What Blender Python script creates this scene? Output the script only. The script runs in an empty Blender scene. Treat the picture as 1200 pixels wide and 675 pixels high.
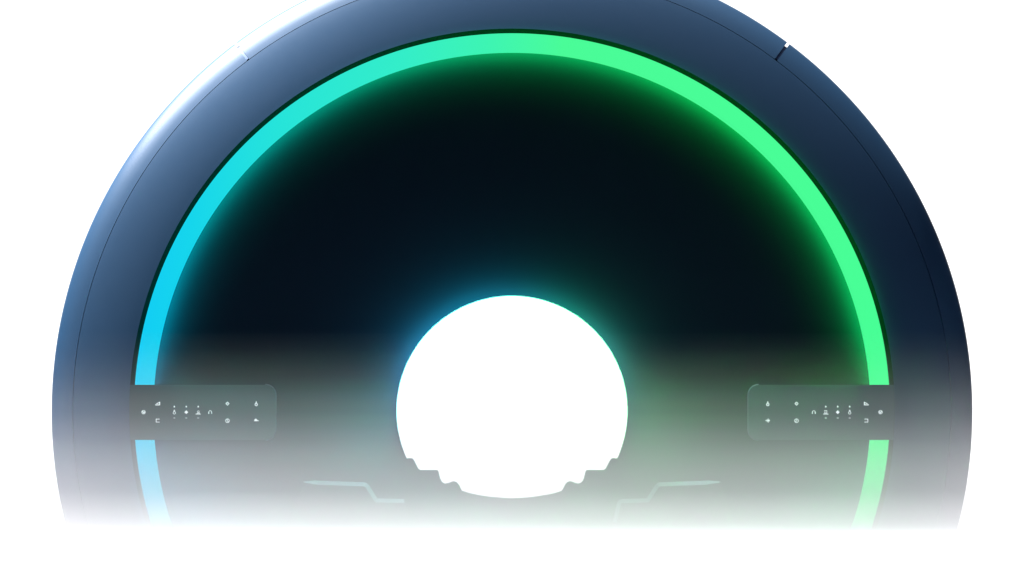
import bpy, bmesh, math
from mathutils import Vector
from mathutils.geometry import tessellate_polygon
sc = bpy.context.scene
R = math.radians
S = 0.002                       # metres per photograph pixel on the front of the scanner
CX, CY = 600.0, 482.0
def P(px, py): return ((px - CX) * S, (CY - py) * S)

# ------------------------------------------------------------ camera
D = 40.0
cam = bpy.data.cameras.new('camera'); co = bpy.data.objects.new('camera', cam)
sc.collection.objects.link(co); sc.camera = co
co.location = (0, -D, 0); co.rotation_euler = (R(90), 0, 0)
cam.sensor_width = 36; cam.lens = 36 * D / (1200 * S)
cam.shift_y = (CY - 337.5) / 1200
cam.clip_start = 1; cam.clip_end = 500

# ------------------------------------------------------------ render settings
sc.view_settings.view_transform = 'Standard'; sc.view_settings.look = 'None'
sc.view_settings.exposure = 0; sc.view_settings.gamma = 1
sc.render.engine = 'CYCLES'
sc.cycles.use_denoising = True
sc.cycles.max_bounces = 8; sc.cycles.volume_bounces = 3
sc.cycles.sample_clamp_indirect = 8

# ------------------------------------------------------------ world: white studio backdrop behind, dark studio in front, a soft bright patch added high on the left to light the shell
SOFT_DIR = Vector((-0.25, 0.10, 0.96)).normalized()
SOFT = 0.8; FRONT = (0.003, 0.007, 0.04)
w = bpy.data.worlds.new('World'); sc.world = w; w.use_nodes = True
nt = w.node_tree; N = nt.nodes; L = nt.links
N.clear()
out = N.new('ShaderNodeOutputWorld'); bg = N.new('ShaderNodeBackground')
tc = N.new('ShaderNodeTexCoord'); sep = N.new('ShaderNodeSeparateXYZ')
L.new(tc.outputs['Generated'], sep.inputs[0])
back = N.new('ShaderNodeMapRange'); back.interpolation_type = 'SMOOTHSTEP'
back.inputs['From Min'].default_value = 0.55; back.inputs['From Max'].default_value = 0.85
L.new(sep.outputs['Y'], back.inputs['Value'])
dot = N.new('ShaderNodeVectorMath'); dot.operation = 'DOT_PRODUCT'
L.new(tc.outputs['Generated'], dot.inputs[0]); dot.inputs[1].default_value = SOFT_DIR
sb = N.new('ShaderNodeMapRange'); sb.interpolation_type = 'SMOOTHSTEP'
sb.inputs['From Min'].default_value = 0.5; sb.inputs['From Max'].default_value = 0.98
sb.inputs['To Max'].default_value = SOFT
L.new(dot.outputs['Value'], sb.inputs['Value'])
m1 = N.new('ShaderNodeMix'); m1.data_type = 'RGBA'; m1.blend_type = 'ADD'; m1.inputs[0].default_value = 1; m1.clamp_result = False
m1.inputs[6].default_value = (*FRONT, 1); L.new(sb.outputs[0], m1.inputs[7])
m2 = N.new('ShaderNodeMix'); m2.data_type = 'RGBA'
L.new(back.outputs[0], m2.inputs[0]); L.new(m1.outputs[2], m2.inputs[6]); m2.inputs[7].default_value = (1.5, 1.5, 1.5, 1)
L.new(m2.outputs[2], bg.inputs[0]); bg.inputs[1].default_value = 1
L.new(bg.outputs[0], out.inputs[0])

# ------------------------------------------------------------ key light: from the upper left, raking along the front
sun = bpy.data.lights.new('key_light', 'SUN'); so = bpy.data.objects.new('key_light', sun); sc.collection.objects.link(so)
sun.energy = 12.5; sun.angle = R(7); sun.color = (0.97, 0.985, 1.0)
KEY = Vector((-0.43, 0.0, 0.90)).normalized()
so.rotation_euler = KEY.to_track_quat('Z', 'Y').to_euler()
# strip lamp added beyond the upper left rim to make the shell's white sheen
sl = bpy.data.lights.new('added_sheen_strip', 'AREA'); slo = bpy.data.objects.new('added_sheen_strip', sl); sc.collection.objects.link(slo)
sl.shape = 'RECTANGLE'; sl.size = 1.0; sl.size_y = .12; sl.energy = 30; sl.color = (1, .98, 1)
d = Vector((-0.62, 0, 0.79)); slo.location = d*1.75 + Vector((0, -.02, 0))
zz = d; xx = Vector((d.z, 0, -d.x)); yy = zz.cross(xx)
from mathutils import Matrix
slo.rotation_euler = Matrix((xx.normalized(), yy.normalized(), zz.normalized())).transposed().to_euler()

# ------------------------------------------------------------ materials
def srgb(c): return tuple(((v/255)/12.92 if v/255 <= .04045 else ((v/255+.055)/1.055)**2.4) for v in c)
def mat(name, col, rough=.5, spec=.5, coat=0, metal=0, noise=0, nscale=40, crough=.1):
    m = bpy.data.materials.new(name); m.use_nodes = True
    nt = m.node_tree; b = nt.nodes['Principled BSDF']
    b.inputs['Base Color'].default_value = (*col, 1); b.inputs['Roughness'].default_value = rough
    b.inputs['Specular IOR Level'].default_value = spec; b.inputs['Metallic'].default_value = metal
    b.inputs['Coat Weight'].default_value = coat; b.inputs['Coat Roughness'].default_value = crough
    if noise:
        t = nt.nodes.new('ShaderNodeTexCoord'); n = nt.nodes.new('ShaderNodeTexNoise'); n.inputs['Scale'].default_value = nscale
        n.inputs['Detail'].default_value = 4
        nt.links.new(t.outputs['Object'], n.inputs['Vector'])
        r = nt.nodes.new('ShaderNodeMapRange'); r.inputs['To Min'].default_value = rough-noise; r.inputs['To Max'].default_value = rough+noise
        nt.links.new(n.outputs[0], r.inputs['Value']); nt.links.new(r.outputs[0], b.inputs['Roughness'])
    return m
def glow(name, stops, strength, low=None):
    """light source whose colour runs round the ring from cyan (left) to green (right)"""
    m = bpy.data.materials.new(name); m.use_nodes = True
    nt = m.node_tree; nt.nodes.clear()
    o = nt.nodes.new('ShaderNodeOutputMaterial'); e = nt.nodes.new('ShaderNodeEmission'); e.inputs[1].default_value = strength
    t = nt.nodes.new('ShaderNodeTexCoord'); s = nt.nodes.new('ShaderNodeSeparateXYZ'); r = nt.nodes.new('ShaderNodeMapRange')
    r.inputs['From Min'].default_value = -1; r.inputs['From Max'].default_value = 1
    cr = nt.nodes.new('ShaderNodeValToRGB'); el = cr.color_ramp.elements
    while len(el) < len(stops): el.new(.5)
    for q, (x, c) in zip(el, sorted(stops, key=lambda v: v[0])): q.position = (x+1)/2; q.color = (*c, 1)
    nt.links.new(t.outputs['Object'], s.inputs[0]); nt.links.new(s.outputs[0], r.inputs['Value'])
    nt.links.new(r.outputs[0], cr.inputs[0]); nt.links.new(cr.outputs[0], e.inputs[0]); nt.links.new(e.outputs[0], o.inputs[0])
    if low:                                            # dimmer towards the underside of the ring
        z = nt.nodes.new('ShaderNodeMapRange'); z.inputs['From Min'].default_value = low[0]; z.inputs['From Max'].default_value = low[1]
        z.inputs['To Min'].default_value = low[2]*strength; z.inputs['To Max'].default_value = strength
        nt.links.new(s.outputs[2], z.inputs['Value']); nt.links.new(z.outputs[0], e.inputs[1])
    return m
M_house = mat('satin_blue_shell', (.013, .054, .118), .45, .65, noise=.02)
M_disc  = mat('matt_black_cover', (.008, .016, .030), .6, .0)
M_groove = mat('groove_dark', (.002, .006, .006), .6, .1)
M_core = mat('inner_frame_blue', (.05, .10, .2), .4, .5)
M_lining = mat('bore_lining', (.5, .52, .55), .5, .3)
M_panel = mat('glass_panel_lifted', (.012, .02, .024), .3, .25)
M_panel.node_tree.nodes['Principled BSDF'].inputs['Emission Color'].default_value = (.35, .85, .95, 1)
M_panel.node_tree.nodes['Principled BSDF'].inputs['Emission Strength'].default_value = .035  # faint glow added to lighten the slate panel
M_trim = mat('panel_trim', (.02, .035, .06), .4, .3)
M_dock = mat('dock_cover', (.03, .034, .042), .5, .1)
M_edge = mat('dock_edge_lit', (.14, .22, .24), .5, .2)  # paler than the dock: light on the bevel put into the colour
M_led = glow('led_diffuser', [(-.88, srgb((18,205,245))), (-.75, srgb((22,214,236))), (-.55, srgb((38,228,218))), (-.25, srgb((52,238,200))), (-.05, srgb((62,245,178))), (.12, srgb((74,252,152))), (.88, srgb((72,255,150)))], 1.0)
M_ledside = glow('led_side_light', [(-.88, (0,.26,.26)), (-.7, (0,.32,.18)), (-.35, (0,.38,.11)), (0, (.005,.50,.07)), (.5, (.005,.58,.05)), (.88, (.005,.58,.07))], 82, low=(.0, .25, .5))
M_ledlow = glow('led_side_light_dim', [(-.88, (.01,.3,.5)), (.0, (.05,.4,.4)), (.88, (.02,.60,.2))], 10)
M_ledout = glow('led_outer_light', [(-.88, (.0,.03,.03)), (-.5, (.0,.10,.08)), (0, (.0,.20,.09)), (.5, (.0,.28,.08)), (.88, (.0,.34,.07))], 22, low=(-.05, .25, .06))
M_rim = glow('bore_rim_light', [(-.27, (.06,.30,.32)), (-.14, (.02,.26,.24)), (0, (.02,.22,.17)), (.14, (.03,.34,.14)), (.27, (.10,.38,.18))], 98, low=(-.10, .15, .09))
M_icon = glow('backlit_icon', [(-1, (.74,.82,.84)), (1, (.74,.82,.84))], 1.1)
M_dot = glow('backlit_mark', [(-1, (.74,.82,.84)), (1, (.74,.82,.84))], .5)

# ------------------------------------------------------------ mesh helpers
def link(name, verts, faces, m, parent=None, smooth=True, angle=30):
    me = bpy.data.meshes.new(name); me.from_pydata(verts, [], faces)
    bm = bmesh.new(); bm.from_mesh(me); bmesh.ops.remove_doubles(bm, verts=bm.verts, dist=1e-6)
    bmesh.ops.recalc_face_normals(bm, faces=bm.faces); bm.to_mesh(me); bm.free()
    me.materials.append(m)
    if smooth:
        me.shade_smooth(); me.set_sharp_from_angle(angle=R(angle))
    o = bpy.data.objects.new(name, me); sc.collection.objects.link(o); o.parent = parent
    return o
def lathe(name, prof, m, parent, a0=0, a1=360, n=360, closed=True, angle=30):
    """prof: (radius in photo px, y in metres); turned about the bore axis"""
    full = abs(a1-a0) >= 360
    k = n if full else n+1; q = len(prof); V = []; F = []
    for i in range(k):
        a = R(a0+(a1-a0)*i/n)
        for (r, y) in prof: V.append((r*S*math.cos(a), y, r*S*math.sin(a)))
    for i in range(n):
        j = (i+1) % k
        for p in range(q if closed else q-1):
            t = (p+1) % q
            F.append((i*q+p, i*q+t, j*q+t, j*q+p))
    if not full and closed:
        F.append(tuple(range(q))[::-1]); F.append(tuple((k-1)*q+p for p in range(q)))
    return link(name, V, F, m, parent, angle=angle)
def prism(V, F, pts, y0, y1, bev=0):
    """flat outline pts (photo px) given thickness from y0 (front) to y1"""
    b = len(V); n = len(pts); pp = [P(*p) for p in pts]
    for y in (y0, y1):
        for (x, z) in pp: V.append((x, y, z))
    for t in tessellate_polygon([[Vector((x, z, 0)) for x, z in pp]]):
        F.append(tuple(b+i for i in t)); F.append(tuple(b+n+i for i in reversed(t)))
    for i in range(n):
        j = (i+1) % n; F.append((b+i, b+j, b+n+j, b+n+i))
def flat(name, polys, y0, y1, m, parent, smooth=False):
    V = []; F = []
    for p in polys: prism(V, F, p, y0, y1)
    return link(name, V, F, m, parent, smooth=smooth)
def rnd(pts, rad, n=4):
    """round the corners of an open poly line"""
    o = [pts[0]]
    for i in range(1, len(pts)-1):
        a, b, c = (Vector(p) for p in pts[i-1:i+2]); d1 = (a-b); d2 = (c-b)
        k = min(rad, d1.length*.45, d2.length*.45); s = b+d1.normalized()*k; e = b+d2.normalized()*k
        for t in range(n+1):
            u = t/n; q = s*(1-u)**2 + b*2*u*(1-u) + e*u*u; o.append((q.x, q.y))
    o.append(pts[-1]); return o

# ------------------------------------------------------------ the scanner
root = bpy.data.objects.new('medical_scanner', None); sc.collection.objects.link(root); root.location = (0, 0, 0)
root['label'] = 'round dark blue medical scanner with glowing cyan to green light ring and open bore'
root['category'] = 'medical scanner'

# dome between light ring and seam, then the outer bands; the surface leans back more and more outwards
def tilt(r):
    pts = [(448, 8), (462, 11), (480, 14), (500, 18), (514, 23), (520, 27), (528, 36), (534, 45), (538.5, 55), (540, 80)]
    for (r0, t0), (r1, t1) in zip(pts, pts[1:]):
        if r <= r1: return t0+(t1-t0)*(r-r0)/(r1-r0)
    return 80
ys = {}; y = -.048; r = 448.0; ys[r] = y
while r < 540:
    y += math.tan(R(tilt(r+.125)))*.25*S; r += .25; ys[r] = y
def Y(r): return ys[round(r*4)/4]
Yb = .42
shell = [(448, Y(448))] + [(r, Y(r)) for r in (455,462,470,478,486,494,502,508,512)] + [(514.25, Y(514.25)), (514.25, .06), (457, .06)]
lathe('front_shell', shell, M_house, root)
bandp = [(514.85, Y(514.75)), (516.5, Y(516.5))] + [(r, Y(r)) for r in (520,523,526,528,530,532,534,535.5,537,538,538.75,539.25,539.75,540)] + [(540.1, Y(540)+.01), (540.1, Yb), (514.85, Yb)]
NA = 36.9; g = 0.19
for a0, a1 in ((90-NA+g, 90+NA-g), (90+NA+g, 270-.05), (270+.05, 450-NA-g)):
    lathe('outer_band', bandp, M_house, root, a0, a1, max(60, int(abs(a1-a0)*1.3)))
# frame showing in the gaps between the bands
lathe('inner_frame', [(513.2, .03), (514.9, .0), (516, Y(516)+.003), (524, Y(524)+.004), (530, Y(530)+.005), (533.4, Y(533)+.007), (533.7, Y(533)+.03), (533.6, .40), (513.2, .40)], M_core, root)
lathe('rear_cover', [(540, Yb+.002), (538, Yb+.03), (300, Yb+.06), (170, Yb+.06), (170, Yb+.03), (514, Yb+.002)], M_house, root)
lathe('light_groove', [(441, .0), (453, .0), (453, .012), (441, .012)], M_groove, root)

# light ring
ring = lathe('light_ring', [(419.6, -.061), (420.2, -.062), (442.2, -.062), (442.3, -.0615), (441.9, -.0612), (441.9, -.049), (419.6, -.049)], M_led, root)
lathe('side_light', [(420.6, -.032), (421, -.032), (421, -.001), (420.6, -.001)], M_ledside, ring, 4, 176, 200)
lathe('side_light', [(420.6, -.032), (421, -.032), (421, -.001), (420.6, -.001)], M_ledlow, ring, 184, 356, 200)
lathe('side_light', [(442.0, -.0610), (442.25, -.0610), (442.25, -.0495), (442.0, -.0495)], M_ledout, ring)

# bore outline (photo px): circle above, stepped table track below
lh = [(477.2,536.8),(480,536.2),(483.6,536.7),(486,539.5),(490.6,548.6),(492.6,550.2),(512.2,550.2),(514.3,552.0),(516.3,560.8),(518.6,564.4),(521.6,566.2),(525.5,565.6),(529.5,563.9),(532.4,563.5),(535.4,564.5),(537.8,567.0),(541.8,574.7),(551,577.5),(561.7,579.8),(575,581.8),(588,583.0),(600,583.4)]
out_pts = list(lh) + [(1200-x, y) for x, y in lh[-2::-1]]     # left -> bottom -> right
aR = math.atan2(-(lh[0][1]-CY), 1200-lh[0][0]-CX)              # right end of the circle
aL = math.atan2(-(lh[0][1]-CY), lh[0][0]-CX)+2*math.pi
rc = math.hypot(lh[0][0]-CX, lh[0][1]-CY)
nC = 240
for i in range(1, nC):
    a = aR+(aL-aR)*i/nC; out_pts.append((CX+134.6*math.cos(a), CY-134.6*math.sin(a)))
nO = len(out_pts)
def ringpt(p, k): return (CX+(p[0]-CX)*k, CY+(p[1]-CY)*k)
def off(pts, d):
    """offset a closed outline outward"""
    n = len(pts); o = []
    for i in range(n):
        a = Vector(pts[i-1]); b = Vector(pts[(i+1) % n]); t = (b-a).normalized(); nn = Vector((-t.y, t.x))
        if nn.dot(Vector(pts[i])-Vector((CX, CY))) < 0: nn = -nn
        o.append((pts[i][0]+nn.x*d, pts[i][1]+nn.y*d))
    return o
def loops(name, lps, m, parent, closed=True, angle=30):
    V = []; F = []; k = len(lps)
    for pts, y in lps:
        for p in pts:
            x, z = P(*p); V.append((x, y, z))
    for a in range(k if closed else k-1):
        b = (a+1) % k
        for i in range(nO):
            j = (i+1) % nO; F.append((a*nO+i, a*nO+j, b*nO+j, b*nO+i))
    return link(name, V, F, m, parent, angle=angle)
circ = []
for p in out_pts:
    a = math.atan2(p[1]-CY, p[0]-CX); circ.append((CX+421.5*math.cos(a), CY+421.5*math.sin(a)))
def lerp(A, B, t): return [(a[0]+(b[0]-a[0])*t, a[1]+(b[1]-a[1])*t) for a, b in zip(A, B)]
o1 = off(out_pts, 1.0)
YP = -.017
def inner(r_off):
    o = []
    for p in out_pts:
        a = math.atan2(p[1]-CY, p[0]-CX); o.append((CX+(421.5-r_off)*math.cos(a), CY+(421.5-r_off)*math.sin(a)))
    return o
cove = [(inner(82*t), YP*(1-(1-t)**2)) for t in (1,.92,.84,.76,.68,.6,.52,.44,.36,.28,.2,.13,.07,.03,0)]
loops('front_cover', [(o1, YP)] + [(lerp(o1, inner(82), t), YP) for t in (.1,.3,.6,.85)] + cove + [(circ, .02), (o1, .02)], M_disc, root)
HB = .063
rim = loops('bore_rim', [(out_pts, -HB), (off(out_pts, .56), -HB), (off(out_pts, .56), -HB+.0015), (off(out_pts, .5), -HB+.0015), (off(out_pts, .5), .02), (lerp(off(out_pts, 3), [(CX,CY)]*nO, -.015), Yb+.06), (lerp(off(out_pts, 1), [(CX,CY)]*nO, -.012), Yb+.06)], M_lining, root)
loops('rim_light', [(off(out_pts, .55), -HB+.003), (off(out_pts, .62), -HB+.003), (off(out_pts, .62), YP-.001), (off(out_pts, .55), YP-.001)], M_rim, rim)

# table dock below the bore: raised plate, chamfered upper edge coloured paler for caught light
dl = [(356,565.5),(428,566.6),(440,585.6),(474,587.6),(480,612)]
dock = dl + [(720,612),(727,587.6),(760,585.6),(772,566.6),(844,565.5)]
dk = [(330,640)] + rnd(dock, 3) + [(870,640),(870,770),(330,770)]
dobj = flat('table_dock', [dk], -.045, YP-.001, M_dock, root)
def strip(name, line, wd, y0, y1, m, parent):
    """chamfer sloping from y0 on the line down to y1 above it; wd per point"""
    V = []; F = []; n = len(line)
    for i, p in enumerate(line):
        a = Vector(line[max(i-1,0)]); b = Vector(line[min(i+1,n-1)]); t = (b-a).normalized(); nn = Vector((t.y, -t.x))
        q = (p[0]+nn.x*wd[i], p[1]+nn.y*wd[i]); r = (p[0]-nn.x*.4, p[1]-nn.y*.4)
        for (u, y) in ((r, y0), (q, y1), (q, y1+.004), (r, y1+.004)):
            x, z = P(*u); V.append((x, y, z))
    for i in range(n-1):
        for k in range(4):
            l = (k+1) % 4; F.append((i*4+k, (i+1)*4+k, (i+1)*4+l, i*4+l))
    F.append((0,1,2,3)); F.append(((n-1)*4+3, (n-1)*4+2, (n-1)*4+1, (n-1)*4))
    return link(name, V, F, m, parent, angle=40)
for half in (rnd([(356,564.6),(372,567.5),(428,569.5),(440,588.2),(474,589)], 2), rnd([(722,612),(727.5,589),(760,588.2),(772,569.5),(828,567.5),(844,564.6)], 2)):
    wd = [.3 if (i == 0 and half[0][0] < 600) or (i == len(half)-1 and half[0][0] > 600) else 4.4 for i in range(len(half))]
    strip('chamfer_edge', half, wd, -.053, -.046, M_edge, dobj)

# ------------------------------------------------------------ control panels
PY0 = -.073
def panel_outline(mir, grow=0):
    pts = []
    x0, y0, x1, y1, rr = 152, 451-grow, 323.5+grow, 515.5+grow, 12+grow
    for i in range(13):                                # outer end follows the groove
        yy = y1+(y0-y1)*i/12; pts.append((CX-math.sqrt(447.7**2-(yy-CY)**2), yy))
    for i in range(9):
        a = R(90*i/8); pts.append((x1-rr+rr*math.sin(a), y0+rr-rr*math.cos(a)))
    for i in range(9):
        a = R(90*i/8); pts.append((x1-rr+rr*math.cos(a), y1-rr+rr*math.sin(a)))
    return [(1200-x, y) for x, y in pts] if mir else pts
def disc(cx, cy, r, n=14): return [(cx+r*math.cos(2*math.pi*i/n), cy+r*math.sin(2*math.pi*i/n)) for i in range(n)]
def arc(cx, cy, r, wd, a0=0, a1=360, n=14):
    o = []
    for i in range(n):
        b0 = R(a0+(a1-a0)*i/n); b1 = R(a0+(a1-a0)*(i+1)/n)
        o.append([(cx+r*math.cos(b0), cy+r*math.sin(b0)), (cx+r*math.cos(b1), cy+r*math.sin(b1)), (cx+(r-wd)*math.cos(b1), cy+(r-wd)*math.sin(b1)), (cx+(r-wd)*math.cos(b0), cy+(r-wd)*math.sin(b0))])
    return o
def bar(x0, y0, x1, y1, wd=.8):
    a = Vector((x0, y0)); b = Vector((x1, y1)); t = (b-a).normalized()*wd/2; n = Vector((-t.y, t.x))
    return [tuple(a+n), tuple(b+n), tuple(b-n), tuple(a-n)]
def icons(flip):
    """icon shapes for the left panel; flip mirrors letters-like marks for the right one"""
    I = []
    I.append(arc(169, 483, 2.7, .7) + [bar(167,481.2,170.6,484.6,.9), bar(170.8,481.4,168.2,485,.7), bar(166.8,483,171.2,483,.6)])        # ball
    I.append([bar(182.4,474.6,188.6,474.6,1.2), bar(188.1,470.6,188.1,475,1.2), bar(184,473,187.8,471.6,1.0)])                         # reclined bed
    I.append([bar(183.2,490.9,188,490.9,.8), bar(183.6,490.9,183.6,494.8,.8), bar(183.2,494.8,188,494.8,.8)])                           # bracket
    I.append(arc(205, 484, 1.9, .7) + [bar(204.2,482.3,204.7,480.2,.7), bar(205.8,482.3,205.3,480.2,.7), bar(204.4,480.3,205.6,480.3,.8)])  # lamp
    I.append([[(219,480.4),(220.2,481.7),(221.6,483),(220.2,484.3),(219,485.6),(217.8,484.3),(216.4,483),(217.8,481.7)], disc(219,483,1.5,8)])  # fan
    I.append([bar(229.6,485.4,236.2,485.4,1.0), bar(231.2,484.2,235,484.2,.7)] + (arc(233.2,482.4,1.5,.6) if not flip else [bar(231.4,481,235,481,.7), bar(231.6,481,231.6,484,.7), bar(234,481,234.2,484,.7)]))  # person on table
    I.append(arc(247, 483, 2.3, .8, 180, 360, 8) + [bar(245.1,483,245.1,485.2,1.1), bar(248.9,483,248.9,485.2,1.1)])                     # headphones
    I.append(arc(267.2, 473, 2.6, 1.0, 0, 360, 4) + arc(267.2, 473, 2.0, .8) + [disc(267.2,473,.5,6)])                                      # target
    I.append(arc(267.2, 493, 2.8, .8) + [bar(267,491.2,267,493.4,.7), bar(267,493.3,268.8,494.3,.7)])                                    # clock
    I.append(arc(300.8, 474.2, 2.1, 1.0) + [bar(300.8,470.2,300.8,472.8,1.3), disc(300.8,474.2,.4,6)])                                   # bulb
    if not flip: I.append([bar(298,493.2,304,493.2,1.0), bar(298.4,491.6,301.6,491.6,1.0), bar(299,492.4,302.6,492.4,1.0), bar(299.6,490.8,301,490.8,.6)])
    else: I.append([bar(298,492.8,304,492.8,.9), bar(300.2,490.2,300.2,495.4,.9), bar(301.6,491.2,301.6,494.4,.8), bar(299,491.6,299,494,.7)])
    return I
names = ['rotate_icon', 'table_icon', 'bracket_icon', 'lamp_icon', 'fan_icon', 'patient_icon', 'headphones_icon', 'centre_icon', 'clock_icon', 'bulb_icon', 'bed_icon']
for mir in (False, True):
    V = []; F = []
    po = panel_outline(mir)
    pan = flat('control_panel', [po], PY0, -.0628, M_panel, root)
    pan['label'] = ('dark touch panel with small white icons across the %s side of the light ring' % ('green right' if mir else 'cyan left'))
    go = panel_outline(mir, 1.0)
    # thin bright trim round the inner end
    st = 13; tv = []; tf = []
    A = po[st:]; B = go[st:]; k = len(A)
    for (p, q) in zip(A, B):
        for (u, y) in ((p, PY0+.0006), (q, PY0+.003), (q, -.0628), (p, -.0628)):
            x, z = P(*u); tv.append((x, y, z))
    for i in range(k-1):
        for c in range(4):
            l = (c+1) % 4; tf.append((i*4+c, (i+1)*4+c, (i+1)*4+l, i*4+l))
    link('panel_trim', tv, tf, M_trim, pan, angle=50)
    f = (lambda p: (1200-p[0], p[1])) if mir else (lambda p: p)
    for nm, polys in zip(names, icons(mir)):
        ax = [p[0] for q in polys for p in q]; ay = [p[1] for q in polys for p in q]
        mx = (min(ax)+max(ax))/2; my = (min(ay)+max(ay))/2
        polys = [[(mx+(p[0]-mx)*.9, my+(p[1]-my)*.9) for p in q] for q in polys]
        flat(nm, [[f(p) for p in q] for q in polys], PY0-.0006, PY0-.0001, M_icon, pan)
    for cx in (205, 219, 233):
        up = [(cx-.9, 477.4), (cx+.9, 477.4), (cx+.7, 475.8), (cx, 475.4), (cx-.7, 475.8)]
        dn = [(cx-1.1, 489.2), (cx+1.1, 489.2), (cx+1.1, 490.4), (cx-1.1, 490.4)]
        flat('plus_mark', [[f(p) for p in up]], PY0-.0006, PY0-.0001, M_icon, pan)
        flat('minus_mark', [[f(p) for p in dn]], PY0-.0006, PY0-.0001, M_dot, pan)
    # short standoffs that carry the panel on the cover
    bx = [(308,470),(314,470),(314,496),(308,496)]
    flat('panel_bracket', [[f(p) for p in bx]], -.0627, .001, M_disc, pan)

# ------------------------------------------------------------ mist volume added and shaped to fade the foot of the scanner to white
OD = [(400, .0035), (410, .007), (425, .019), (440, .038), (455, .068), (483, .16), (500, .25), (515, .345), (540, .56), (560, .76), (575, .93), (588, 1.17), (598, 1.40), (606, 1.6), (613, 1.82), (620, 2.15), (628, 2.9), (636, 4.2)]
SIG = 20.0
YB = -.095
prof = [(YB, P(0, 391)[1]), (YB-.0001, P(0, 391)[1])]
for py, od in OD:
    t = od/SIG; z = P(0, py)[1]*(1-t/D); prof.append((YB-t, z))
prof += [(YB-.45, P(0, 660)[1]), (YB-.65, P(0, 700)[1]), (YB-.8, -.6), (YB-.8, -1.6), (YB, -1.6)]
XW = 3.5; V = []; F = []; k = len(prof)
for x in (-XW, XW):
    for (y, z) in prof: V.append((x, y, z))
for i in range(k): F.append((i, (i+1) % k, k+(i+1) % k, k+i))
F.append(tuple(range(k))); F.append(tuple(range(2*k-1, k-1, -1)))
mv = bpy.data.materials.new('fade_to_white_mist'); mv.use_nodes = True; nt = mv.node_tree; nt.nodes.clear()
o = nt.nodes.new('ShaderNodeOutputMaterial'); pv = nt.nodes.new('ShaderNodeVolumePrincipled')
pv.inputs['Color'].default_value = (.925, .905, .92, 1); pv.inputs['Density'].default_value = SIG; pv.inputs['Anisotropy'].default_value = 0
nt.links.new(pv.outputs[0], o.inputs['Volume'])
hz = link('fade_mist', V, F, mv, None, smooth=False)
hz['kind'] = 'stuff'
hz['label'] = 'mist added to fade the foot of the scanner to white, thinning upwards'; hz['category'] = 'fade_mist'
